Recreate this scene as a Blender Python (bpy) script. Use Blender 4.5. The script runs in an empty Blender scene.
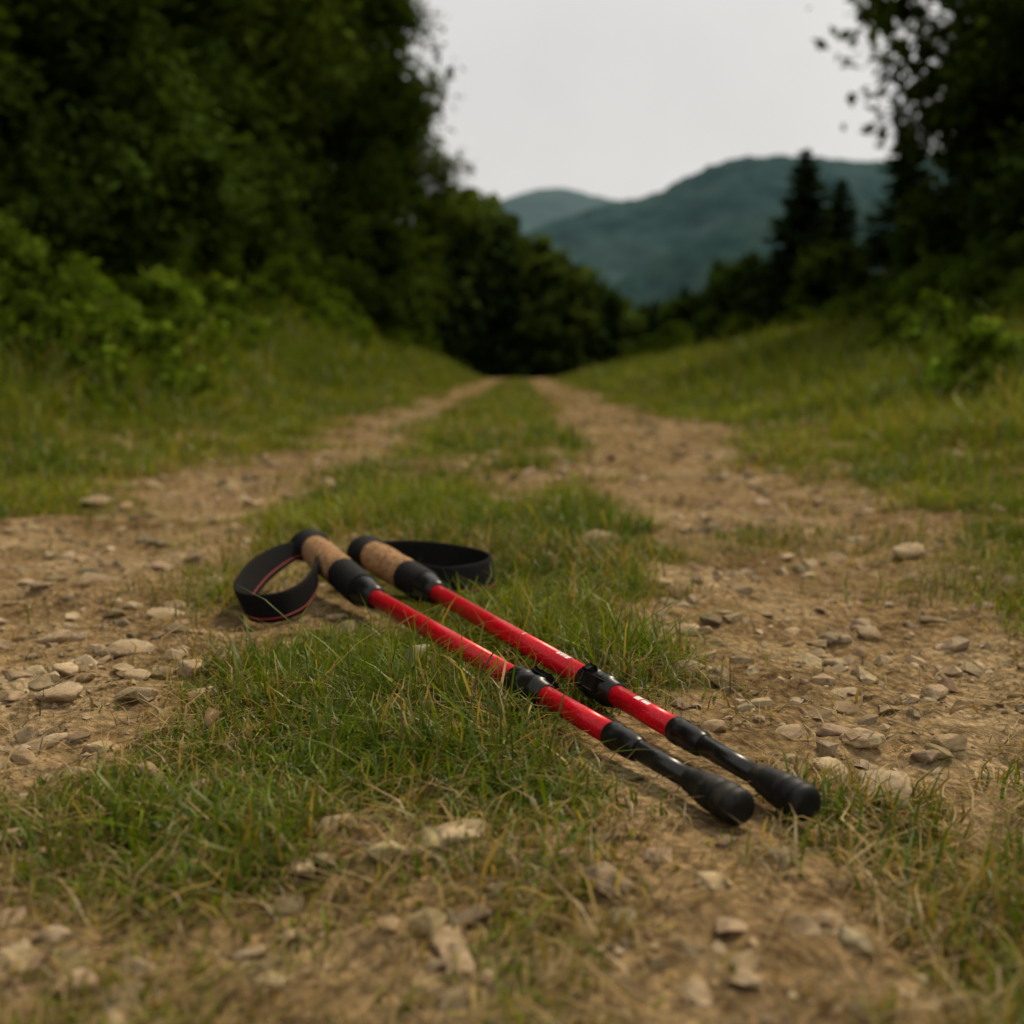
import bpy, bmesh, math, numpy as np
from mathutils import Vector, Matrix
rng = np.random.default_rng(7)
scene = bpy.context.scene
COL = scene.collection

# ------------------------------------------------------------------ helpers
def hsh(ix, iy, seed):
    h = (ix.astype(np.int64)*374761393 + iy.astype(np.int64)*668265263 + seed*974711) & 0xffffffff
    h = ((h ^ (h >> 13))*1274126177) & 0xffffffff
    h = h ^ (h >> 16)
    return (h & 0xffffff)/float(0xffffff)
def vnoise(x, y, seed=0):
    x = np.asarray(x, float); y = np.asarray(y, float)
    ix = np.floor(x); iy = np.floor(y); fx = x-ix; fy = y-iy
    fx = fx*fx*(3-2*fx); fy = fy*fy*(3-2*fy)
    a = hsh(ix, iy, seed); b = hsh(ix+1, iy, seed); c = hsh(ix, iy+1, seed); d = hsh(ix+1, iy+1, seed)
    return (a*(1-fx)+b*fx)*(1-fy)+(c*(1-fx)+d*fx)*fy*1.0
def fbm(x, y, seed=0, o=4, g=.5):
    s = 0; a = 1; t = 0
    for i in range(o):
        s = s+a*(vnoise(x*2**i+13.7*i, y*2**i+7.1*i, seed+i)-.5)*2; t += a; a *= g
    return s/t
def sst(a, b, x):
    t = np.clip((x-a)/(b-a), 0, 1); return t*t*(3-2*t)

POLES = [((.138,.7155),(-.1716,1.353)), ((-.1716,1.353),(-.26,1.53)),
         ((.1778,.7275),(-.1014,1.378)), ((-.1014,1.378),(-.1875,1.535)),
         ((-.26,1.5),(-.31,1.4)), ((-.31,1.4),(-.30,1.31)), ((-.30,1.31),(-.25,1.31)), ((-.25,1.31),(-.245,1.45)),
         ((-.17,1.58),(-.07,1.61)), ((-.07,1.61),(-.03,1.54)), ((-.03,1.54),(-.08,1.45)), ((-.08,1.45),(-.16,1.5))]
def pole_dist(x, y):
    best = np.full(np.shape(x), 9.)
    for (ax, ay), (bx, by) in POLES:
        dx, dy = bx-ax, by-ay
        t = np.clip(((x-ax)*dx+(y-ay)*dy)/(dx*dx+dy*dy), 0, 1)
        best = np.minimum(best, np.hypot(x-ax-t*dx, y-ay-t*dy))
    return best

def gmask(x, y):
    xc = x-.0067*y
    yy = np.maximum(y, .4)
    wob = fbm(x*2.0, y*1.3, 31, 4)*.22*sst(.2, 2.5, yy)+fbm(x*9, y*7, 47, 3)*.09
    half = .335-.17*np.exp(-(yy-.7)/.8)
    cen = sst(.08, -.07, np.abs(xc+.12)-half+wob)
    redge = .80-.50*np.exp(-(yy-.7)/1.1)
    r = sst(-.12, .16, xc-redge+wob*1.2)
    l = sst(-.16, .2, -xc-.92+wob*1.5)
    m = np.maximum(np.maximum(cen, r), l)
    patch = fbm(x*4.2, y*3.6, 77, 4)
    m = m*(1-.8*sst(.0, .42, patch)*sst(9, 2, yy))
    stray = sst(.22, .5, fbm(x*5, y*4, 83, 3))*.5
    return np.clip(np.maximum(m, stray), 0, 1)

def hz(x, y, fine=True):
    x = np.asarray(x, float); y = np.asarray(y, float)
    xc = x-.0067*y
    sh = .2*np.exp(-np.maximum(y, 0)/1.2)
    z = -.022*(np.exp(-((xc+.72)/.28)**2)+np.exp(-((xc-.52+sh)/.2)**2))
    pd = np.ones_like(z) if not fine else sst(.0, .12, pole_dist(x, y))*.75+.25
    z += .026*fbm(x*.9, y*.9, 3, 2)*sst(.3, 2.5, np.hypot(x, y-1.1))
    if fine:
        fl = sst(22, 4, y)
        z += (.016*fbm(x*8, y*8, 5, 3)+.007*fbm(x*40, y*40, 9, 3))*pd*fl*(1+.8*sst(1.5, 5, y))
    d = np.maximum(0, -xc-1.1)
    fade = 1-sst(60, 220, y)
    B = .42*d*d/(d+1.2)*(1+.65*sst(5, 18, y))
    B = np.minimum(B, 2.8)+.5*np.maximum(0, np.minimum(d, 40)-6)
    z += B*fade
    e = np.maximum(0, xc-1.1)
    R = np.minimum(.27*e*e/(e+1.1), 2.2)+.35*np.maximum(0, np.minimum(e, 40)-7.5)
    z += R*fade
    z += .22*fbm(x*.42, y*.42, 15, 3)*sst(.6, 3, np.maximum(d, e))*fade
    dd = np.maximum(0, y-40)
    z -= np.minimum(dd*dd/(dd+60)*.12, 45)
    return z

def mkmesh(name, V, F, mat, col=None, smooth=False, link=True, extra=None):
    me = bpy.data.meshes.new(name)
    V = np.asarray(V, np.float32)
    li = np.concatenate([f.ravel() for f in F]).astype(np.int32)
    lt = np.concatenate([np.full(len(f), f.shape[1]) for f in F]).astype(np.int32)
    ls = np.concatenate([[0], np.cumsum(lt)[:-1]]).astype(np.int32)
    me.vertices.add(len(V)); me.vertices.foreach_set('co', V.ravel())
    me.loops.add(len(li)); me.loops.foreach_set('vertex_index', li)
    me.polygons.add(len(lt)); me.polygons.foreach_set('loop_start', ls); me.polygons.foreach_set('loop_total', lt)
    me.polygons.foreach_set('use_smooth', np.full(len(lt), smooth))
    if col is not None:
        a = me.color_attributes.new('Col', 'FLOAT_COLOR', 'POINT')
        c = np.ones((len(V), 4), np.float32); c[:, :3] = col
        a.data.foreach_set('color', c.ravel())
    me.update(calc_edges=True); me.validate()
    mats = mat if isinstance(mat, list) else [mat]
    for m in mats: me.materials.append(m)
    if extra is not None: me.polygons.foreach_set('material_index', extra.astype(np.int32))
    if not link: return me
    ob = bpy.data.objects.new(name, me); COL.objects.link(ob)
    return ob

# ------------------------------------------------------------------ materials
def newmat(name):
    m = bpy.data.materials.new(name); m.use_nodes = True
    nt = m.node_tree; nt.nodes.clear()
    out = nt.nodes.new('ShaderNodeOutputMaterial')
    return m, nt, out
def N(nt, t, **k):
    n = nt.nodes.new(t)
    for a, b in k.items():
        if hasattr(n, a): setattr(n, a, b)
    return n
def ramp(nt, stops):
    r = nt.nodes.new('ShaderNodeValToRGB'); cr = r.color_ramp
    while len(cr.elements) < len(stops): cr.elements.new(.5)
    for e, (p, c) in zip(cr.elements, stops):
        e.position = p; e.color = (*c, 1) if len(c) == 3 else c
    return r
def noise(nt, vec, scale, detail=6, rough=.6):
    n = nt.nodes.new('ShaderNodeTexNoise'); n.inputs['Scale'].default_value = scale
    n.inputs['Detail'].default_value = detail; n.inputs['Roughness'].default_value = rough
    nt.links.new(vec, n.inputs['Vector']); return n
def mixc(nt, f, a, b, typ='MIX'):
    m = nt.nodes.new('ShaderNodeMix'); m.data_type = 'RGBA'; m.blend_type = typ
    for s, v in ((m.inputs[0], f), (m.inputs[6], a), (m.inputs[7], b)):
        if isinstance(v, (int, float)): s.default_value = v
        elif isinstance(v, tuple): s.default_value = (*v, 1)
        else: nt.links.new(v, s)
    return m.outputs[2]

def leaf_mat(name, trans, gloss=0.):
    m, nt, out = newmat(name)
    at = N(nt, 'ShaderNodeAttribute'); at.attribute_name = 'Col'
    d = N(nt, 'ShaderNodeBsdfDiffuse'); nt.links.new(at.outputs['Color'], d.inputs['Color'])
    last = d.outputs[0]
    if trans:
        t = N(nt, 'ShaderNodeBsdfTranslucent')
        nt.links.new(mixc(nt, 1., at.outputs['Color'], (1.25, 1.2, .5), 'MULTIPLY'), t.inputs['Color'])
        mx = N(nt, 'ShaderNodeMixShader'); mx.inputs[0].default_value = trans
        nt.links.new(last, mx.inputs[1]); nt.links.new(t.outputs[0], mx.inputs[2]); last = mx.outputs[0]
    if gloss:
        g = N(nt, 'ShaderNodeBsdfGlossy'); g.inputs['Roughness'].default_value = .45; g.inputs['Color'].default_value = (1, 1, 1, 1)
        mx = N(nt, 'ShaderNodeMixShader'); mx.inputs[0].default_value = gloss
        nt.links.new(last, mx.inputs[1]); nt.links.new(g.outputs[0], mx.inputs[2]); last = mx.outputs[0]
    nt.links.new(last, out.inputs[0])
    return m
M_grass = leaf_mat('grass_blades', .4, .02)
M_leaf = leaf_mat('tree_leaves', 0.22)

def simple(name, col, rough=.5, metal=0, coat=0, nscale=None, ncol=None, bump=0, spec=.5, nf=(.4, .65)):
    m, nt, out = newmat(name)
    p = N(nt, 'ShaderNodeBsdfPrincipled'); p.inputs['Base Color'].default_value = (*col, 1)
    p.inputs['Roughness'].default_value = rough; p.inputs['Metallic'].default_value = metal
    p.inputs['Coat Weight'].default_value = coat; p.inputs['Specular IOR Level'].default_value = spec
    tc = N(nt, 'ShaderNodeTexCoord')
    if nscale:
        n = noise(nt, tc.outputs['Object'], nscale)
        if ncol:
            r = ramp(nt, [(nf[0], col), (nf[1], ncol)]); nt.links.new(n.outputs['Fac'], r.inputs[0])
            nt.links.new(r.outputs[0], p.inputs['Base Color'])
        if bump:
            b = N(nt, 'ShaderNodeBump'); b.inputs['Strength'].default_value = bump; b.inputs['Distance'].default_value = .002
            nt.links.new(n.outputs['Fac'], b.inputs['Height']); nt.links.new(b.outputs[0], p.inputs['Normal'])
    nt.links.new(p.outputs[0], out.inputs[0])
    return m
M_bark = simple('bark', (.04, .03, .022), .9, nscale=8, ncol=(.09, .075, .06), spec=.1)
M_rubber = simple('rubber', (.006, .006, .006), .55, nscale=70, ncol=(.055, .044, .030), bump=.4, nf=(.5, .78), spec=.3)
M_plastic = simple('black_plastic', (.004, .004, .004), .33, nscale=90, ncol=(.012, .011, .010), spec=.35)
M_blackmetal = simple('black_tube', (.006, .006, .006), .30, nscale=110, ncol=(.035, .028, .02), spec=.5, nf=(.52, .8))
M_foam = simple('grip_foam', (.004, .004, .004), .7, nscale=400, ncol=(.010, .010, .010), bump=.4, spec=.2)
M_cork = simple('cork', (.19, .095, .040), .8, nscale=190, ncol=(.40, .235, .11), bump=.5, nf=(.38, .60), spec=.2)
M_web = simple('strap_webbing', (.004, .004, .004), .85, nscale=500, ncol=(.012, .012, .012), bump=.5, spec=.12)
M_redpipe = simple('red_piping', (.28, .012, .015), .6)
M_white = simple('white_print', (.7, .7, .7), .45)
m, nt, out = newmat('red_lacquer'); M_red = m
tc = N(nt, 'ShaderNodeTexCoord')
vo = N(nt, 'ShaderNodeTexVoronoi'); vo.inputs['Scale'].default_value = 420
nt.links.new(tc.outputs['Object'], vo.inputs['Vector'])
r = ramp(nt, [(.15, (.80, .006, .022)), (.7, (.50, .003, .012))]); nt.links.new(vo.outputs['Distance'], r.inputs[0])
sc = noise(nt, tc.outputs['Object'], 35, 8, .7)
r2 = ramp(nt, [(.60, (0, 0, 0)), (.75, (.35, .35, .35))]); nt.links.new(sc.outputs['Fac'], r2.inputs[0])
c = mixc(nt, r2.outputs[0], r.outputs[0], (.34, .10, .06))
p = N(nt, 'ShaderNodeBsdfPrincipled'); nt.links.new(c, p.inputs['Base Color'])
p.inputs['Roughness'].default_value = .30; p.inputs['Metallic'].default_value = .25; p.inputs['Specular IOR Level'].default_value = .4
nt.links.new(p.outputs[0], out.inputs[0])

# ground material
m, nt, out = newmat('dirt_and_turf'); M_ground = m
tc = N(nt, 'ShaderNodeTexCoord'); O = tc.outputs['Object']
at = N(nt, 'ShaderNodeAttribute'); at.attribute_name = 'Col'
sp = N(nt, 'ShaderNodeSeparateColor'); nt.links.new(at.outputs['Color'], sp.inputs[0])
n1 = noise(nt, O, 3.5, 5, .65); n2 = noise(nt, O, 40, 6, .7); n3 = noise(nt, O, 260, 3, .6)
r1 = ramp(nt, [(.3, (.19, .12, .055)), (.5, (.35, .24, .12)), (.70, (.50, .375, .22))]); nt.links.new(n1.outputs['Fac'], r1.inputs[0])
r2 = ramp(nt, [(.32, (.30, .26, .22)), (.50, (1, 1, 1)), (.70, (1.4, 1.38, 1.32))]); nt.links.new(n2.outputs['Fac'], r2.inputs[0])
dirt = mixc(nt, 1., r1.outputs[0], r2.outputs[0], 'MULTIPLY')
vo = N(nt, 'ShaderNodeTexVoronoi'); vo.inputs['Scale'].default_value = 110; nt.links.new(O, vo.inputs['Vector'])
rv = ramp(nt, [(.0, (1.1, 1.1, 1.1)), (.35, (.85, .85, .85)), (.6, (.4, .4, .4))]); nt.links.new(vo.outputs['Distance'], rv.inputs[0])
dirt = mixc(nt, .6, dirt, rv.outputs[0], 'MULTIPLY')
r3 = ramp(nt, [(.3, (.040, .046, .008)), (.55, (.082, .088, .014)), (.75, (.16, .13, .038))]); nt.links.new(n2.outputs['Fac'], r3.inputs[0])
r4 = ramp(nt, [(.35, (.6, .7, .6)), (.65, (1.35, 1.25, 1.1))]); nt.links.new(n1.outputs['Fac'], r4.inputs[0])
turf = mixc(nt, 1., r3.outputs[0], r4.outputs[0], 'MULTIPLY')
mm = N(nt, 'ShaderNodeMath', operation='MULTIPLY_ADD'); nt.links.new(n2.outputs['Fac'], mm.inputs[0]); mm.inputs[1].default_value = .9
nt.links.new(sp.outputs[0], mm.inputs[2])
mr = N(nt, 'ShaderNodeMapRange'); nt.links.new(mm.outputs[0], mr.inputs[0]); mr.inputs[1].default_value = .75; mr.inputs[2].default_value = 1.35
colr = mixc(nt, mr.outputs[0], dirt, turf)
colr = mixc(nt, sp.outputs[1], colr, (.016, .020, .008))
p = N(nt, 'ShaderNodeBsdfDiffuse'); nt.links.new(colr, p.inputs['Color'])
ad = N(nt, 'ShaderNodeMath', operation='MULTIPLY_ADD'); nt.links.new(n3.outputs['Fac'], ad.inputs[0]); ad.inputs[1].default_value = .35
nt.links.new(n2.outputs['Fac'], ad.inputs[2])
ad2 = N(nt, 'ShaderNodeMath', operation='MULTIPLY_ADD'); nt.links.new(vo.outputs['Distance'], ad2.inputs[0]); ad2.inputs[1].default_value = -.5
nt.links.new(ad.outputs[0], ad2.inputs[2])
b = N(nt, 'ShaderNodeBump'); b.inputs['Strength'].default_value = 1.; b.inputs['Distance'].default_value = .010
nt.links.new(ad2.outputs[0], b.inputs['Height']); nt.links.new(b.outputs[0], p.inputs['Normal'])
nt.links.new(p.outputs[0], out.inputs[0])

# stone
m, nt, out = newmat('stone'); M_stone = m
tc = N(nt, 'ShaderNodeTexCoord'); O = tc.outputs['Object']
at = N(nt, 'ShaderNodeAttribute'); at.attribute_name = 'Col'
n = noise(nt, O, 90, 6, .7); n2 = noise(nt, O, 22, 4, .6)
r = ramp(nt, [(.3, (.55, .52, .47)), (.5, (1, 1, 1)), (.7, (1.3, 1.28, 1.22))]); nt.links.new(n.outputs['Fac'], r.inputs[0])
c = mixc(nt, 1., at.outputs['Color'], r.outputs[0], 'MULTIPLY')
r2 = ramp(nt, [(.42, (0, 0, 0)), (.65, (.65, .65, .65))]); nt.links.new(n2.outputs['Fac'], r2.inputs[0])
c = mixc(nt, r2.outputs[0], c, (.24, .16, .08))
p = N(nt, 'ShaderNodeBsdfDiffuse'); nt.links.new(c, p.inputs['Color'])
b = N(nt, 'ShaderNodeBump'); b.inputs['Strength'].default_value = .7; b.inputs['Distance'].default_value = .004
nt.links.new(n.outputs['Fac'], b.inputs['Height']); nt.links.new(b.outputs[0], p.inputs['Normal'])
nt.links.new(p.outputs[0], out.inputs[0])

def haze_hillmat(name, a, bcol, scale):  # hill colours a, bcol have bluish distance haze painted in
    m, nt, out = newmat(name)
    tc = N(nt, 'ShaderNodeTexCoord')
    n = noise(nt, tc.outputs['Object'], scale, 6, .65)
    r = ramp(nt, [(.40, a), (.60, bcol)]); nt.links.new(n.outputs['Fac'], r.inputs[0])
    p = N(nt, 'ShaderNodeBsdfDiffuse'); nt.links.new(r.outputs[0], p.inputs['Color'])
    b = N(nt, 'ShaderNodeBump'); b.inputs['Strength'].default_value = .35; b.inputs['Distance'].default_value = 8
    nt.links.new(n.outputs['Fac'], b.inputs['Height']); nt.links.new(b.outputs[0], p.inputs['Normal'])
    nt.links.new(p.outputs[0], out.inputs[0]); return m

# ------------------------------------------------------------------ ground
xs = np.concatenate([-np.geomspace(3000, 1.3, 130), np.linspace(-1.28, 1.1, 330), np.geomspace(1.12, 3000, 130)])
ys = np.concatenate([-np.geomspace(60, .3, 20), np.linspace(-.25, .45, 20), np.geomspace(.455, 3.2, 480), np.geomspace(3.21, 3500, 330)])
X, Y = np.meshgrid(xs, ys)
Z = hz(X, Y)
G = gmask(X, Y)
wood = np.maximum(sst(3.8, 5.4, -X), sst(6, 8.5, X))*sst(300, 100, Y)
nx, ny = len(xs), len(ys)
idx = np.arange(nx*ny).reshape(ny, nx)
F = np.stack([idx[:-1, :-1], idx[:-1, 1:], idx[1:, 1:], idx[1:, :-1]], -1).reshape(-1, 4)
mkmesh('ground', np.stack([X, Y, Z], -1).reshape(-1, 3), [F], M_ground,
       np.stack([G, wood, 0*G], -1).reshape(-1, 3), smooth=True)

# ------------------------------------------------------------------ grass
def blades(px, py, L, w, lean, col, name, mat=M_grass, zoff=0.):
    n = len(px)
    az = rng.uniform(0, 2*np.pi, n); wa = az+np.pi/2+rng.normal(0, .5, n)
    s = np.array([0, .35, .7, 1.]); wf = np.array([1, .85, .55, 0])
    pz = hz(px, py)-.003+zoff
    hor = lean[:, None]*L[:, None]*s**1.7
    ver = L[:, None]*(s*(1-.45*np.clip(lean, 0, 1.6)[:, None]*s))
    kink = rng.normal(0, .12, (n, 4))*L[:, None]*s
    cx = px[:, None]+np.cos(az)[:, None]*hor-np.sin(az)[:, None]*kink
    cy = py[:, None]+np.sin(az)[:, None]*hor+np.cos(az)[:, None]*kink
    cz = pz[:, None]+ver
    hw = .5*w[:, None]*wf
    ax = np.cos(wa)[:, None]*hw; ay = np.sin(wa)[:, None]*hw
    V = np.zeros((n, 7, 3))
    for k in range(3):
        V[:, 2*k] = np.stack([cx[:, k]-ax[:, k], cy[:, k]-ay[:, k], cz[:, k]], -1)
        V[:, 2*k+1] = np.stack([cx[:, k]+ax[:, k], cy[:, k]+ay[:, k], cz[:, k]+.1*hw[:, k]], -1)
    V[:, 6] = np.stack([cx[:, 3], cy[:, 3], cz[:, 3]], -1)
    base = (np.arange(n)*7)[:, None]
    Q = np.concatenate([base+np.array([0, 1, 3, 2]), base+np.array([2, 3, 5, 4])])
    T = base+np.array([4, 5, 6])
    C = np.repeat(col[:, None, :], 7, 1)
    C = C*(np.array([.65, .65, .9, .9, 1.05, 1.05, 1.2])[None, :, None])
    return mkmesh(name, V.reshape(-1, 3), [Q, T], mat, C.reshape(-1, 3), smooth=True)

def sample(n, y0, y1, wid=.60):
    y = np.exp(rng.uniform(np.log(y0), np.log(y1), n))
    x = rng.uniform(-1, 1, n)*(wid*y+.12)
    return x, y
nt_ = 58000
tx, ty = sample(nt_, .42, 60, .58)
tm = gmask(tx, ty)
keep = rng.random(nt_) < np.where(tm > .12, tm**1.35, .02)
keep &= ~((tx < -6) | (tx > 10))
tx, ty, tm = tx[keep], ty[keep], tm[keep]
K = rng.integers(3, 12, len(tx)); K = np.where(tm < .15, 5, K)
rep = np.repeat(np.arange(len(tx)), K)
rad = .005+.010*np.minimum(ty, 14)
bx = tx[rep]+rng.normal(0, 1, len(rep))*rad[rep]; by = ty[rep]+rng.normal(0, 1, len(rep))*rad[rep]
bm_ = gmask(bx, by)
xc = bx-.0067*by
bank = np.maximum(sst(1.15, 2.2, -xc), sst(1.0, 2.6, xc))
clump = np.clip(.45+1.1*fbm(bx*4.5, by*4.5, 91, 3), 0, 1.4)
clump2 = np.clip(.5+1.2*fbm(bx*1.2, by*1.2, 97, 3), 0, 1.5)
L = rng.gamma(5, 1/5., len(rep))*(.016+.032*clump+.014*sst(1.2, 3.5, by)+bank*(.05+.10*clump+.10*clump2))*(.55+.45*bm_)
L *= .8+.2*sst(.6, 1., by)
pd = pole_dist(bx, by)
L *= .28+.72*sst(.010, .042, pd)
wdt = np.maximum(.0021, .0013*by)*rng.uniform(.55, 1.5, len(rep)); wdt = np.minimum(wdt, .022)
lean = np.abs(rng.normal(.7, .5, len(rep)))
hue = np.clip(.45+.9*fbm(bx*2.2, by*2.2, 61, 3)+rng.normal(0, .22, len(rep)), 0, 1)[:, None]
col = np.array([.082, .135, .006])*(1-hue)+np.array([.250, .280, .016])*hue
col *= (1-.15*bank)[:, None]
dry = (rng.random(len(rep)) < np.clip(.09+.55*(1-bm_)+.28*sst(.08, .45, fbm(bx*3.3, by*3.3, 71, 3)), 0, .85)*(1-.8*bank))
col[dry] = np.array([.38, .27, .08])*rng.uniform(.45, 1.15, (dry.sum(), 1))
col *= rng.uniform(.6, 1.3, (len(rep), 1))
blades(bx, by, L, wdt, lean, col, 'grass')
print('blades', len(rep))
n = 16000
sx, sy = sample(n, .42, 5)
sm = gmask(sx, sy); k = rng.random(n) < .25+.6*sst(0, .3, sm); sx, sy = sx[k], sy[k]
pdk = pole_dist(sx, sy) > .012; sx, sy = sx[pdk], sy[pdk]; n = len(sx)
blades(sx, sy, rng.uniform(.008, .04, n), rng.uniform(.0008, .0020, n), rng.uniform(1.3, 2.2, n),
       np.array([.42, .30, .13])*rng.uniform(.35, 1.1, (n, 1)), 'dry_straw', zoff=.004)

# ------------------------------------------------------------------ stones
def hull(seed, npts=14, flat=.6, sub=0, rough=.0):
    r = np.random.default_rng(seed)
    bm = bmesh.new()
    P = r.normal(size=(npts, 3)); P /= np.linalg.norm(P, axis=1)[:, None]; P *= r.uniform(.75, 1.0, (npts, 1))
    P *= np.array([1, r.uniform(.6, .9), flat])
    for q in P: bm.verts.new(q)
    res = bmesh.ops.convex_hull(bm, input=bm.verts)
    bad = [g for g in res['geom_interior'] if isinstance(g, bmesh.types.BMVert)]
    bmesh.ops.delete(bm, geom=bad, context='VERTS')
    if sub:
        bmesh.ops.bevel(bm, geom=bm.edges[:], offset=.045, segments=1, affect='EDGES')
        bmesh.ops.triangulate(bm, faces=bm.faces[:])
        for q in range(sub):
            bmesh.ops.subdivide_edges(bm, edges=bm.edges[:], cuts=1, use_grid_fill=True)
            if q: bmesh.ops.smooth_vert(bm, verts=bm.verts[:], factor=.25, use_axis_x=True, use_axis_y=True, use_axis_z=True)
    bmesh.ops.triangulate(bm, faces=bm.faces[:])
    bm.verts.index_update()
    V = np.array([v.co[:] for v in bm.verts]); T = np.array([[v.index for v in f.verts] for f in bm.faces])
    bm.free()
    if rough:
        nn = fbm(V[:, 0]*3+seed, V[:, 1]*3+V[:, 2]*2.3, seed, 5, .6)
        V = V*(1+rough*nn[:, None])
    return V, T
def scatter(name, P, S, variants, embed, smooth=False):
    Vs, Ts, Cs = [], [], []; off = 0
    vid = rng.integers(0, len(variants), len(P[0]))
    for i, (x, y) in enumerate(zip(*P)):
        V, T = variants[vid[i]]; a = rng.uniform(0, 6.28); ca, sa = math.cos(a), math.sin(a)
        t = rng.normal(0, .2)
        W = V*S[i]
        W = np.stack([W[:, 0]*ca-W[:, 1]*sa, W[:, 0]*sa+W[:, 1]*ca, W[:, 2]+t*W[:, 0]], -1)
        W += (x, y, PZ[i]+S[i]*embed)
        c = np.array([.44, .34, .215])*rng.uniform(.45, 1.2)+rng.normal(0, .008, 3)
        Vs.append(W); Ts.append(T+off); Cs.append(np.tile(np.clip(c, .03, .6), (len(V), 1))); off += len(V)
    return mkmesh(name, np.concatenate(Vs), [np.concatenate(Ts)], M_stone, np.concatenate(Cs), smooth=smooth)
n = 26000
gx, gy = sample(n, .42, 20, .55)
gm = gmask(gx, gy); dens = .55+.45*np.clip(fbm(gx*2.5, gy*2.5, 201, 3)*2, -1, 1)
k = (rng.random(n) < (1-gm)**1.5*dens) & (pole_dist(gx, gy) > .018)
gx, gy = gx[k], gy[k]
S = np.minimum(.0023*rng.pareto(1.8, len(gx))+.0018, .015)*(.75+.40*np.minimum(gy, 7))
PZ = hz(gx, gy)
scatter('gravel', (gx, gy), S, [hull(100+i, 13, .55) for i in range(14)], .08)
print('gravel', len(gx))
n = 1350
gx, gy = sample(n, .5, 12, .55)
gm = gmask(gx, gy); k = (rng.random(n) < (1-gm)**1.4*np.where(gx < 0, 1, .75)) & (pole_dist(gx, gy) > .05); gx, gy = gx[k], gy[k]
S = rng.uniform(.007, .022, len(gx))*(.75+.25*np.minimum(gy, 5)); PZ = hz(gx, gy)
scatter('stones', (gx, gy), S, [hull(300+i, 14, .45, 1, .10) for i in range(14)], .05, False)
rocks = [(-.395, 1.02, .030, .1), (-.385, 1.185, .036, .4), (-.40, 1.36, .030, .2), (-.318, 1.0, .026, .3), (-.36, .90, .024, .9), (-.42, 1.10, .022, 2.2), (-.48, 1.25, .03, 1.),
         (-.300, 1.10, .026, 1.2), (-.345, 1.08, .020, 2.), (.255, .80, .036, .2), (.305, 1.06, .020, 0.), (.165, 1.10, .023, -.5),
         (.235, .72, .013, 1.), (.145, 1.95, .05, -.3), (.11, 1.02, .014, .2), (-.30, .80, .018, .4), (.62, 1.85, .045, .5),
         (-.62, 1.75, .035, .2), (-.9, 2.6, .05, .9), (.33, 1.26, .016, .9), (.41, 1.35, .022, 2.), (-.27, 1.02, .020, .5), (.2, 1.32, .024, .6), (.38, .82, .018, .3)]
for i, (x, y, s, a) in enumerate(rocks):
    V, T = hull(500+i, 15, .42, 3, .14)
    V = V*s; c, sn = math.cos(a), math.sin(a)
    V = np.stack([V[:, 0]*c-V[:, 1]*sn, V[:, 0]*sn+V[:, 1]*c, V[:, 2]], -1)
    ob = mkmesh('rock', V, [T], M_stone, np.tile(np.array([.45, .35, .225])*rng.uniform(.8, 1.15), (len(V), 1)), smooth=True)
    ob.location = (x, y, float(hz(x, y))+s*.10)

def leafshape(name, loc, ln, wd, rot, col):
    u = np.linspace(0, 1, 12); V = []; Fq = []
    for i, t in enumerate(u):
        h = wd*math.sin(math.pi*t**.8)**.9*.5+.0004
        for j, q in enumerate((-1, -.5, 0, .5, 1)):
            V.append(((t-.5)*ln, q*h, .5*abs(q)*h+.006*math.sin(t*3.1)+.001*math.sin(9*t+q*4)))
    for i in range(11):
        for j in range(4):
            a = i*5+j; Fq.append((a, a+1, a+6, a+5))
    ob = mkmesh(name, V, [np.array(Fq)], M_grass, np.tile(col, (len(V), 1)), True)
    ob.location = loc; ob.rotation_euler = rot; return ob
leafshape('dead_leaf', (-.083, 1.035, .028), .036, .014, (.35, -.55, .9), (.22, .19, .08))
leafshape('dead_leaf', (.36, .93, .008), .03, .011, (.1, .1, .4), (.2, .12, .05))
leafshape('dead_leaf', (-.23, .9, .012), .026, .010, (.2, -.1, 1.4), (.24, .15, .06))

# ------------------------------------------------------------------ trekking poles
def frame(d):
    d = d.normalized(); u = Vector((0, 0, 1)); s = d.cross(u).normalized(); u = s.cross(d).normalized(); return d, s, u
def lathe(name, p0, d, prof, mat, parent, seg=40, oval=1.0):
    d, s, u = frame(d); V = []; Fq = []
    for (t, r) in prof:
        for k in range(seg):
            a = 2*math.pi*k/seg
            V.append(p0+d*t+s*(math.cos(a)*r)+u*(math.sin(a)*r*oval))
    n = len(prof)
    for i in range(n-1):
        for k in range(seg):
            a = i*seg+k; b_ = i*seg+(k+1) % seg
            Fq.append((a, b_, b_+seg, a+seg))
    me = bpy.data.meshes.new(name); bm = bmesh.new()
    vs = [bm.verts.new(v) for v in V]
    for f in Fq: bm.faces.new([vs[i] for i in f])
    bm.faces.new(vs[:seg][::-1]); bm.faces.new(vs[-seg:])
    bmesh.ops.recalc_face_normals(bm, faces=bm.faces[:])
    for f in bm.faces: f.smooth = len(f.verts) == 4
    bm.to_mesh(me); bm.free(); me.materials.append(mat)
    ob = bpy.data.objects.new(name, me); COL.objects.link(ob); adopt(ob, parent)
    return ob
def adopt(ob, parent):
    ob.parent = parent; ob.matrix_parent_inverse = Matrix.Translation(-parent.location)
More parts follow.
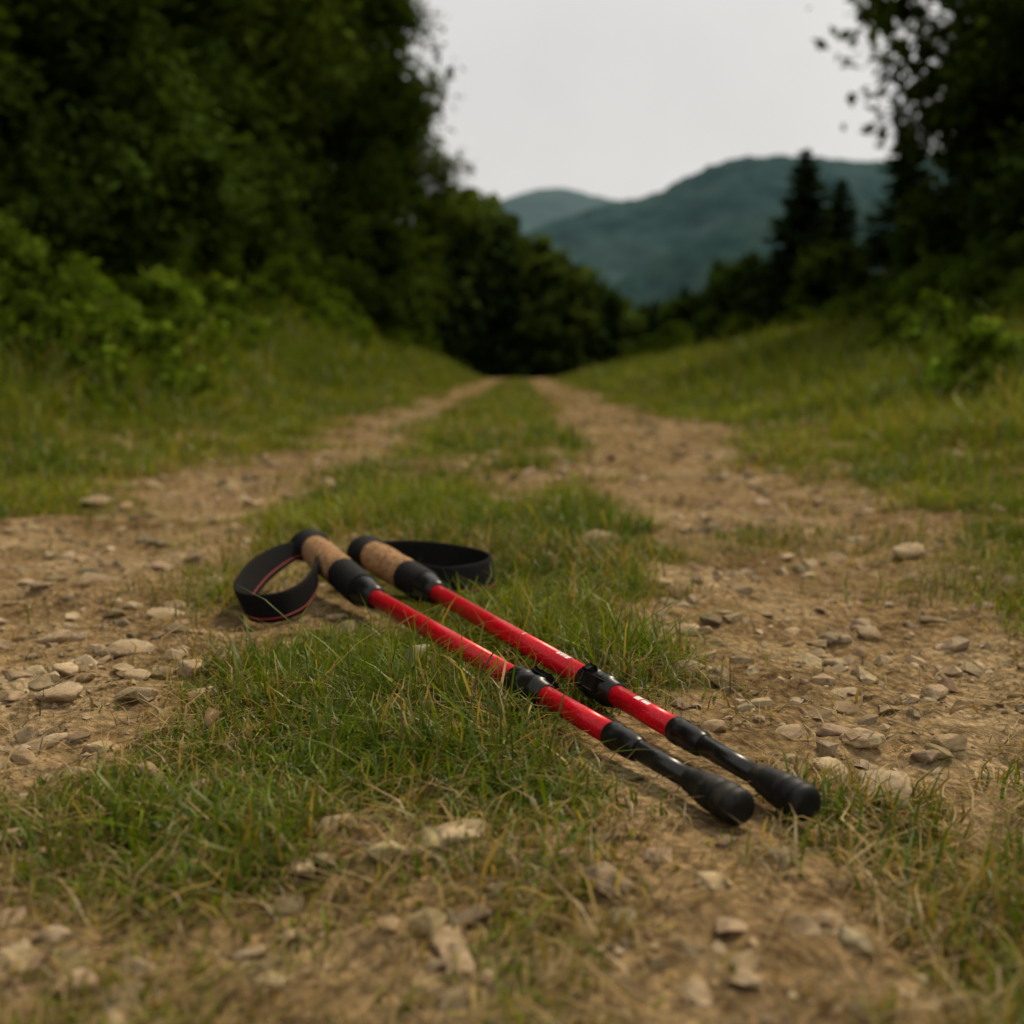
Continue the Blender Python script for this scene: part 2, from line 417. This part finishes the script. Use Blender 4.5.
def box(name, c, d, size, mat, parent, bev=.0015, roll=0):
    d, s, u = frame(d)
    s2 = s*math.cos(roll)+u*math.sin(roll); u2 = -s*math.sin(roll)+u*math.cos(roll)
    bm = bmesh.new(); bmesh.ops.create_cube(bm, size=1)
    for v in bm.verts:
        v.co = c+d*(v.co.x*size[0])+s2*(v.co.y*size[1])+u2*(v.co.z*size[2])
    bmesh.ops.bevel(bm, geom=bm.edges[:], offset=bev, segments=3, affect='EDGES', profile=.6)
    bmesh.ops.recalc_face_normals(bm, faces=bm.faces[:])
    me = bpy.data.meshes.new(name); bm.to_mesh(me); bm.free(); me.materials.append(mat)
    ob = bpy.data.objects.new(name, me); COL.objects.link(ob); adopt(ob, parent); return ob
def catmull(P, n=10):
    P = [Vector(p) for p in P]; out_ = []
    for i in range(len(P)-1):
        p0 = P[max(i-1, 0)]; p1 = P[i]; p2 = P[i+1]; p3 = P[min(i+2, len(P)-1)]
        for k in range(n):
            t = k/n
            out_.append(.5*((2*p1)+(-p0+p2)*t+(2*p0-5*p1+4*p2-p3)*t*t+(-p0+3*p1-3*p2+p3)*t**3))
    out_.append(P[-1]); return out_
def strap(name, pts, width, parent, tilt, t0):
    C = catmull([p[:3] for p in pts], 10); n = len(C)
    W = catmull([(p[3], 0, 0) for p in pts], 10)
    V = []; Fq = []; prof = []
    th = .0024
    for a in np.linspace(0, 2*math.pi, 20, endpoint=False):
        ca, sa = math.cos(a), math.sin(a)
        prof.append((math.copysign(abs(ca)**.45, ca)*th, math.copysign(abs(sa)**.6, sa)*.5))
    pipes = ([], [])
    for i, c in enumerate(C):
        d = (C[min(i+1, n-1)]-C[max(i-1, 0)]).normalized()
        nn = d.cross(Vector((0, 0, 1))).normalized(); up = nn.cross(d).normalized()
        ti = tilt*math.sin(i/n*math.pi*2)+t0
        up2 = up*math.cos(ti)+nn*math.sin(ti); nn2 = nn*math.cos(ti)-up*math.sin(ti)
        w = width*W[i].x
        for (a, b_) in prof: V.append(c+nn2*a+up2*(b_*w))
        pipes[0].append(c+nn2*(th*.93)-up2*(w*.33)); pipes[1].append(c-nn2*(th*.93)-up2*(w*.33))
    m_ = len(prof)
    for i in range(n-1):
        for k in range(m_):
            a = i*m_+k; b_ = i*m_+(k+1) % m_; Fq.append((a, b_, b_+m_, a+m_))
    ob = mkmesh(name, [v[:] for v in V], [np.array(Fq)], M_web, smooth=True); adopt(ob, parent)
    for q in pipes:
        V = []; Fq = []
        for i, c in enumerate(q):
            for k in range(6):
                a = k/6*6.283; d = (q[min(i+1, n-1)]-q[max(i-1, 0)]).normalized(); nn = d.cross(Vector((0, 0, 1))).normalized(); up = nn.cross(d)
                V.append(c+nn*(.0007*math.cos(a))+up*(.0008*math.sin(a)))
        for i in range(n-1):
            for k in range(6):
                a = i*6+k; b_ = i*6+(k+1) % 6; Fq.append((a, b_, b_+6, a+6))
        ob = mkmesh(name+'_piping', [v[:] for v in V], [np.array(Fq)], M_redpipe, smooth=True); adopt(ob, parent)
def label(name, p0, d, s0, s1, a0, a1, r, parent):
    d, s, u = frame(d); V = []; Fq = []
    for t in (s0, s1):
        for k in range(7):
            a = a0+(a1-a0)*k/6; V.append((p0+d*t+s*(math.cos(a)*r)+u*(math.sin(a)*r))[:])
    for k in range(6): Fq.append((k, k+1, k+8, k+7))
    ob = mkmesh(name, V, [np.array(Fq)], M_white, smooth=True); adopt(ob, parent)

def pole(top, gb, foot, st, sp_pts, tilt, t0, roll):
    top, gb, foot = Vector(top), Vector(gb), Vector(foot)
    e = bpy.data.objects.new('trekking_pole', None); e.location = foot; COL.objects.link(e); e.empty_display_size = .1
    ax = foot-gb; L = ax.length; ga = gb-top; Lg = ga.length
    red0, c0, c1, red1, ft = [s*L for s in st]
    lathe('grip_head', top, ga, [(-.016, .006), (-.0155, .013), (-.0125, .0205), (-.007, .0255), (-.001, .0270), (.004, .0255), (.009, .0210), (.014, .0175), (.022, .0168)], M_foam, e, oval=.82)
    lathe('cork_grip', top, ga, [(.020, .0160), (.022, .0180), (.03, .0188), (.05, .0202), (.07, .0200), (.09, .0190), (.105, .0192), (.118, .0195), (.130, .0185), (.132, .016)], M_cork, e, oval=1.05)
    pr = []
    t = .130
    pr.append((t, .0165)); pr.append((t+.002, .0197))
    while t < Lg-.006:
        pr += [(t+.004, .0198), (t+.006, .0186), (t+.008, .0186), (t+.010, .0196)]; t += .010
    pr += [(Lg+.002, .0165)]
    lathe('lower_grip', top, ga, pr, M_foam, e)
    lathe('grip_collar', gb, ax, [(-.006, .0165), (-.002, .0182), (.012, .0168), (.028, .0145), (red0-.001, .0128), (red0+.001, .0098)], M_plastic, e)
    lathe('upper_shaft', gb, ax, [(red0-.01, .0095), (c0+.005, .0095)], M_red, e)
    m0 = c0; m1 = c1
    lathe('clamp_collar', gb, ax, [(m0, .0097), (m0+.001, .0116), (m0+.012, .0118), (m0+.013, .0127), (m0+.020, .0127), (m0+.021, .0118), (m1-.021, .0118), (m1-.020, .0128), (m1-.012, .0128), (m1-.011, .0113), (m1-.001, .0104), (m1, .0085)], M_plastic, e)
    d, s, u = frame(ax)
    def off(t, r, a): return gb+d*t+s*(math.cos(a)*r)+u*(math.sin(a)*r)
    mid = (m0+m1)/2
    box('clamp_lever', off(mid+.002, .0134, roll), ax, (.026, .004, .012), M_plastic, e, .0016, roll)
    box('clamp_hinge', off(m0+.016, .0130, roll+.7), ax, (.009, .005, .007), M_plastic, e, .0012, roll+.7)
    lathe('clamp_screw', off(mid-.004, .0120, roll+2.2), s*math.cos(roll+2.2)+u*math.sin(roll+2.2), [(-.002, .003), (.002, .0034), (.003, .003)], M_blackmetal, e, 16)
    lathe('middle_shaft', gb, ax, [(m1-.006, .0086), (red1+.004, .0086)], M_red, e)
    lathe('lower_collar', gb, ax, [(red1, .0088), (red1+.001, .0102), (red1+.010, .0104), (red1+.012, .0095), (red1+.022, .0100), (red1+.034, .0095), (red1+.038, .0082), (red1+.039, .0074)], M_plastic, e)
    lathe('lower_shaft', gb, ax, [(red1+.03, .0076), (ft-.008, .0070)], M_blackmetal, e)
    f = ft
    lathe('rubber_foot', gb, ax, [(f-.010, .0071), (f-.009, .0083), (f-.002, .0087), (f, .0098), (f+.008, .0104), (f+.012, .0114), (f+.020, .0119), (L-.016, .0120), (L-.0145, .0112), (L-.0125, .0112), (L-.011, .0124), (L-.005, .0125), (L-.003, .0115), (L-.001, .0115), (L+.001, .0122), (L+.004, .0118), (L+.0065, .0100), (L+.0075, .006)], M_rubber, e)
    strap('wrist_strap', sp_pts, .034, e, tilt, t0)
    return e, gb, ax, L
A = pole((-.26, 1.529, .055), (-.1716, 1.353, .030), (.138, .7155, .0125), (.070, .565, .645, .789, .944),
     [(-.262, 1.520, .052, .5), (-.284, 1.500, .050, .8), (-.306, 1.445, .038, 1), (-.312, 1.375, .024, 1), (-.300, 1.318, .020, 1), (-.275, 1.298, .019, 1.), (-.250, 1.312, .021, 1),
      (-.236, 1.36, .026, 1), (-.236, 1.43, .038, .9), (-.254, 1.505, .050, .5)], .3, .25, 2.6)
B = pole((-.1875, 1.535, .046), (-.1014, 1.378, .030), (.1810, .7230, .0125), (.060, .583, .660, .788, .946),
     [(-.186, 1.528, .045, .5), (-.165, 1.572, .042, .8), (-.12, 1.600, .032, 1.15), (-.07, 1.592, .026, 1.2), (-.037, 1.56, .024, 1.2), (-.025, 1.515, .024, 1.2), (-.038, 1.475, .023, 1.15),
      (-.08, 1.450, .022, 1.1), (-.12, 1.475, .025, 1), (-.17, 1.515, .040, .6)], -.2, .1, .5)
e, gb, ax, L = B
r_ = .00955
for (a, b_) in ((.505, .513), (.515, .521), (.523, .526), (.528, .536)):
    label('white_mark', gb, ax, a*L, b_*L, 1.3, 2.2, r_, e)
label('white_mark', gb, ax, .40*L, .403*L, 1.3, 1.8, r_, e)
r_ = .00865
for (a, b_, q0, q1) in ((.705, .716, 1.2, 1.8), (.712, .728, 1.9, 2.2), (.720, .735, 1.25, 1.65)):
    label('white_mark', gb, ax, a*L, b_*L, q0, q1, r_, e)

# ------------------------------------------------------------------ trees
def tube(pts, rad, seg=7):
    V = []; Fq = []
    for i, (p, r) in enumerate(zip(pts, rad)):
        for k in range(seg):
            a = k/seg*6.283; V.append((p[0]+math.cos(a)*r, p[1]+math.sin(a)*r, p[2]+(.4*r*math.cos(a))))
    for i in range(len(pts)-1):
        for k in range(seg):
            a = i*seg+k; b_ = i*seg+(k+1) % seg; Fq.append((a, b_, b_+seg, a+seg))
    return np.array(V), np.array(Fq)
class Acc:
    def __init__(s): s.V = []; s.F = []; s.C = []; s.M = []; s.n = 0
    def add(s, V, F, C, mi):
        s.V.append(V); s.F.append(F+s.n); s.C.append(C if np.ndim(C) == 2 else np.tile(C, (len(V), 1))); s.M.append(np.full(len(F), mi)); s.n += len(V)
    def mesh(s, name, link=False):
        return mkmesh(name, np.concatenate(s.V), [np.concatenate(s.F)], [M_leaf, M_bark], np.concatenate(s.C), False, link, np.concatenate(s.M))
def leaves(acc, P, size, col, r, out_dir=None):
    n = len(P)
    nrm = r.normal(size=(n, 3)); nrm[:, 2] = np.abs(nrm[:, 2])+.5
    nrm /= np.linalg.norm(nrm, axis=1)[:, None]
    a = np.cross(nrm, r.normal(size=(n, 3))); a /= np.linalg.norm(a, axis=1)[:, None]; b_ = np.cross(nrm, a)
    sz = size*r.uniform(.55, 1.3, (n, 1))
    V = np.stack([P-a*sz, P+b_*sz*.55+nrm*sz*.12, P+a*sz, P-b_*sz*.55+nrm*sz*.12], 1).reshape(-1, 3)
    F = (np.arange(n)*4)[:, None]+np.arange(4)
    acc.add(V, F, np.repeat(col, 4, 0), 0)
def clump_leaves(acc, c, rad, n, size, base, r):
    d = r.normal(size=(n, 3)); d /= np.linalg.norm(d, axis=1)[:, None]
    q = r.uniform(0, 1, (n, 1))**.45
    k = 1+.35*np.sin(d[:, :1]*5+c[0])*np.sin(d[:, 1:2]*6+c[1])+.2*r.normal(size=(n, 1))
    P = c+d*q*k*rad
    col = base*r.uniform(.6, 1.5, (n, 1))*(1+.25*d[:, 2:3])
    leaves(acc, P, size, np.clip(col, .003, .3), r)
def broadleaf(seed, h, cr, cb, ncl, nl, size, base, acc=None, org=(0, 0, 0), trunk=True):
    r = np.random.default_rng(seed); a = acc or Acc(); org = np.array(org, float)
    base = np.array(base)
    tp = [org+np.array([.25*math.sin(i*1.1+seed)*i/6, .2*math.cos(i*.9+seed)*i/6, h*.9*i/7-.3]) for i in range(8)]
    if trunk:
        V, F = tube(tp, [h*.022*(1-i/7.6)+.02 for i in range(8)]); a.add(V, F, (.1, .1, .1), 1)
    for i in range(ncl):
        t = (i+r.uniform(0, 1))/ncl; z = cb+(h-cb)*t
        prof = math.sin(math.pi*min(1, (t*.74+.24)))**.6
        an = i*2.4+r.uniform(-.5, .5); rr = cr*prof*r.uniform(.35, 1.)
        c = org+np.array([math.cos(an)*rr, math.sin(an)*rr, z])
        rad = np.array([1, 1, .75])*r.uniform(.6, 1.1)*cr*.36
        if trunk and i % 2 == 0:
            j = int(min(6, max(1, t*7-1))); s0 = tp[j]; mid = (s0+c)/2+np.array([0, 0, .25])
            V, F = tube([s0, mid, c], [h*.007, h*.005, .012], 5); a.add(V, F, (.1, .1, .1), 1)
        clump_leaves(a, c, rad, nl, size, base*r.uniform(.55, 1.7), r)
    return a
def conifer(seed, h, cr, size, base, acc=None, org=(0, 0, 0), dens=1.):
    r = np.random.default_rng(seed); a = acc or Acc(); org = np.array(org, float); base = np.array(base)
    V, F = tube([org+np.array([0, 0, -.3]), org+np.array([0, 0, h*.5]), org+np.array([0, 0, h])], [h*.02, h*.012, .01]); a.add(V, F, (.1, .1, .1), 1)
    z = h*.04
    while z < h:
        t = z/h; R = cr*(1-t)**.8*r.uniform(.8, 1.15)+.06
        for k in range(int(10*dens)):
            an = r.uniform(0, 6.283); Rk = R*r.uniform(.6, 1.1)
            n = max(3, int(Rk/size*7*dens))
            s = r.uniform(.05, 1, n)
            P = org+np.stack([np.cos(an)*Rk*s, np.sin(an)*Rk*s, z-.25*Rk*s+.18*Rk*s**3], -1)+r.normal(0, size*.5, (n, 3))*np.array([1, 1, .5])
            leaves(a, P, size, np.clip(base*r.uniform(.55, 1.4, (n, 1)), .003, .3), r)
        z += h*.032*r.uniform(.7, 1.3)
    return a
def place(name, me, x, y, sc=1, rot=0, dz=0):
    ob = bpy.data.objects.new(name, me); COL.objects.link(ob)
    ob.location = (x, y, float(hz(x, y, False))-.05+dz); ob.scale = (sc, sc, sc*rng.uniform(.93, 1.07)); ob.rotation_euler = (0, 0, rot); return ob
g1 = (.036, .055, .008); g2 = (.046, .066, .009); g3 = (.028, .043, .008)
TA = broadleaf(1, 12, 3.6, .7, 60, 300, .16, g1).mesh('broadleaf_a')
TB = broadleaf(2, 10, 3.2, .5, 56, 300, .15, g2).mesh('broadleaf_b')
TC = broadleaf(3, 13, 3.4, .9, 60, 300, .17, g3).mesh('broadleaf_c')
C1 = conifer(4, 5.2, 2.0, .11, (.034, .058, .018)).mesh('spruce_a')
BU = [broadleaf(20+i, 1.5, .95, .05, 22, 190, .058, (.060, .095, .010)).mesh('bush_m') for i in range(3)]
BU += [broadleaf(30+i, 2.2, 1.5, .05, 26, 230, .085, (.034, .056, .009)).mesh('bush_l') for i in range(2)]
WE = [broadleaf(40+i, .42, .30, .0, 14, 45, .036, (.085, .135, .012)).mesh('weed_m') for i in range(3)]
left = [(-6.0, 8.5, TB, .75), (-7.5, 11.5, TA, .9), (-6.2, 14.5, TC, .75), (-5.9, 19, TB, .95), (-5.6, 24.5, TA, .9), (-5.2, 31, TC, .78), (-4.9, 38, TA, .85), (-4.6, 46, TB, .90),
        (-10, 9, TC, 1.), (-10, 15, TA, 1.1), (-9.5, 21, TC, 1.1), (-9, 28, TA, 1.15), (-9, 36, TC, 1.1), (-15, 26, TB, 1.4), (-6.5, 5., TA, .75), (-14, 16, TC, 1.3), (-8.5, 45, TA, 1.2)]
for i, (x, y, me, s) in enumerate(left): place('broadleaf_tree', me, x, y, s, i*1.7)
right = [(8.9, 19, TB, .95), (8.5, 14, TA, .72), (11, 21, TC, .95), (11.5, 15, TB, 1.), (11.2, 27, TA, .60), (14, 27, TC, 1.), (7.9, 10, TC, .6), (17, 20, TA, 1.1), (14.5, 34, TB, .8), (10.3, 17, TC, .9), (18, 30, TB, 1.2)]
for i, (x, y, me, s) in enumerate(right): place('broadleaf_tree', me, x, y, s, i*2.3+.5)
for i, (x, y, s) in enumerate([(7.15, 30, .84), (8.3, 31, .66), (6.3, 32, .42), (9.3, 29, .74), (6.9, 41, .56), (6.1, 43, .45), (7.9, 40, .5), (5.4, 46, .4)]):
    place('spruce_tree', C1, x, y, s, i*1.3)
for i in range(64):
    y = 4.2*math.exp(i/63*2.35)*rng.uniform(.93, 1.07)
    row = i % 3
    x = -(2.70+.6*row+1.0*sst(5, 10, y)-.6*sst(18, 40, y))*rng.uniform(.92, 1.08)
    place('bush', BU[(i % 3) if row == 0 else 3+(i % 2)], x, y, rng.uniform(.5, 1.1)*(.55+.5*float(sst(4, 12, y)))*(1.05 if row else .75), i*1.9)
for i in range(44):
    y = 7.5*math.exp(i/43*1.8)*rng.uniform(.93, 1.07)
    row = i % 3
    x = (3.7+.9*row+1.8*sst(8, 20, y)-1.5*sst(28, 45, y))*rng.uniform(.93, 1.1)
    place('bush', BU[(i % 3) if row < 2 else 3+(i % 2)], x, y, rng.uniform(.4, .75)*(.6 if row == 0 else (.85 if row == 1 else 1.3)), i*2.1)
# leafy weeds on both banks
for i in range(52):
    y = 4.0*math.exp(rng.uniform(0, 2.0)); x = -rng.uniform(1.75, 2.9)-.9*float(sst(5, 12, y))
    place('weed', WE[i % 3], x, y, rng.uniform(.45, 1.15)*(.8+.04*y), i*1.1)
for i in range(52):
    y = 4.6*math.exp(rng.uniform(0, 1.9)); x = rng.uniform(.28, .52)*y+.4
    if x < 1.9: continue
    place('weed', WE[i % 3], x, y, rng.uniform(.4, 1.1)*(.7+.04*y), i*1.7)

acc = Acc(); r = np.random.default_rng(55)
for i in range(84):
    y = r.uniform(52, 92); u = r.uniform(425, 655)
    x = (u-512)/1200*y
    v = 196+(max(u, 470)-455)*.64+r.uniform(-6, 34)
    z = float(hz(x, y, False)); h = max(2., .28+(370-v)/1200*y-z)
    if i % 3 == 0: conifer(900+i, h*1.06, h*.24, .34, (.046, .076, .020), acc, (x, y, z), .6)
    else: broadleaf(900+i, h, h*.33, .3, 18, 60, .33, np.array((.058, .082, .016))*r.uniform(.7, 1.5), acc, (x, y, z), False)
for i in range(40):
    y = r.uniform(52, 90); u = r.uniform(640, 860); x = (u-512)/1200*y
    v = 318-(u-650)*.27+r.uniform(-6, 22)
    z = float(hz(x, y, False)); h = max(2., .28+(370-v)/1200*y-z)
    if i % 2: conifer(1900+i, h*1.03, h*.25, .32, (.042, .072, .022), acc, (x, y, z), .6)
    else: broadleaf(1900+i, h, h*.36, .3, 16, 60, .30, (.050, .080, .016), acc, (x, y, z), False)
acc.mesh('distant_trees', True)

# ------------------------------------------------------------------ hills
def hill(name, Y0, prof, depth, amp, mat, seed):
    u = np.array([p[0] for p in prof], float); v = np.array([p[1] for p in prof], float)
    Xp = (u-512)/1200*Y0; Zp = (370-v)/1200*Y0+.28
    xs = np.linspace(Xp[0], Xp[-1], 900); zr = np.interp(xs, Xp, Zp)
    kk = np.ones(9)/9; zr = np.convolve(np.pad(zr, 4, 'edge'), kk, 'valid')
    zr = zr+fbm(xs/(Y0*.05), xs*0, seed+9, 4)*Y0*.004
    t = np.linspace(-1, 1.0, 180)
    XX, T = np.meshgrid(xs, t); ZR = np.tile(zr, (180, 1))
    base = -60.
    sh = np.cos(np.clip(np.abs(T), 0, 1)*math.pi/2)**1.2
    YY = Y0+T*depth
    nn = -.35+(.5-np.abs(fbm(XX/depth*3.2+YY/depth*.8, YY/depth*1.6, seed, 6, .5))*1.6)
    ZZ = base+(ZR-base)*sh+nn*amp*np.clip(1-sh, 0.0, 1)**.7+fbm(XX/10., YY/10., seed+3, 3)*amp*.05
    n_, m_ = ZZ.shape; idx = np.arange(n_*m_).reshape(n_, m_)
    F = np.stack([idx[:-1, :-1], idx[:-1, 1:], idx[1:, 1:], idx[1:, :-1]], -1).reshape(-1, 4)
    mkmesh(name, np.stack([XX, YY, ZZ], -1).reshape(-1, 3), [F], mat, smooth=True)
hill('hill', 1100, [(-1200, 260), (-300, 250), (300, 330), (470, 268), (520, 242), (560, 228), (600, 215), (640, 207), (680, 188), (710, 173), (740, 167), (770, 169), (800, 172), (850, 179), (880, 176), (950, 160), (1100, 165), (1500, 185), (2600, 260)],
     500, 85, haze_hillmat('haze_tinted_forest_hill', (.031, .060, .064), (.048, .083, .083), .015), 5)
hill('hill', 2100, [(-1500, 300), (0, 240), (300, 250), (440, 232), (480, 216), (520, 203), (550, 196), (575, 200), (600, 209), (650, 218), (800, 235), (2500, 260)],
     800, 60, haze_hillmat('haze_tinted_far_hill', (.078, .122, .132), (.088, .134, .144), .01), 8)  # farthest ridge: paler blue, with more haze put into the base colour
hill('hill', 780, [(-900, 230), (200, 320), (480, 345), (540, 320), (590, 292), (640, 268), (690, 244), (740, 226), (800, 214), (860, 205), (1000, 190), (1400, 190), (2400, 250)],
     260, 40, haze_hillmat('haze_tinted_near_hill', (.024, .049, .048), (.038, .068, .064), .03), 11)

# ------------------------------------------------------------------ light
sun_dir = Vector((.50, .62, 1.05)).normalized()
el = math.asin(sun_dir.z); azi = math.atan2(sun_dir.x, sun_dir.y)
w = bpy.data.worlds.new('World'); scene.world = w; w.use_nodes = True
nt = w.node_tree; nt.nodes.clear()
sk = nt.nodes.new('ShaderNodeTexSky'); sk.sky_type = 'NISHITA'; sk.sun_disc = False
sk.sun_elevation = el; sk.sun_rotation = azi; sk.air_density = 1; sk.dust_density = 3
tc = nt.nodes.new('ShaderNodeTexCoord'); n_ = noise(nt, tc.outputs['Generated'], 2.2, 5, .55)
r_ = ramp(nt, [(.3, (7.0, 6.8, 6.55)), (.7, (8.5, 8.25, 7.85))]); nt.links.new(n_.outputs['Fac'], r_.inputs[0])
c = mixc(nt, .92, sk.outputs[0], r_.outputs[0])
bg = nt.nodes.new('ShaderNodeBackground'); bg.inputs[1].default_value = .1; nt.links.new(c, bg.inputs[0])
wo = nt.nodes.new('ShaderNodeOutputWorld'); nt.links.new(bg.outputs[0], wo.inputs[0])
sd = bpy.data.lights.new('sun', 'SUN'); sd.energy = 3.0; sd.angle = math.radians(8); sd.color = (1, .85, .62)
so = bpy.data.objects.new('sun', sd); COL.objects.link(so); so.rotation_euler = sun_dir.to_track_quat('Z', 'Y').to_euler()

# ------------------------------------------------------------------ camera
cd = bpy.data.cameras.new('camera'); cam = bpy.data.objects.new('camera', cd); COL.objects.link(cam)
cd.sensor_width = 36; cd.lens = 42.19; cd.clip_start = .02; cd.clip_end = 8000
cam.location = (0, 0, .28); cam.rotation_euler = (math.radians(90-6.75), 0, 0)
cd.dof.use_dof = True; cd.dof.focus_distance = .97; cd.dof.aperture_fstop = 5.0
scene.camera = cam
scene.view_settings.view_transform = 'Standard'; scene.view_settings.look = 'None'
scene.view_settings.exposure = 0; scene.view_settings.gamma = 1
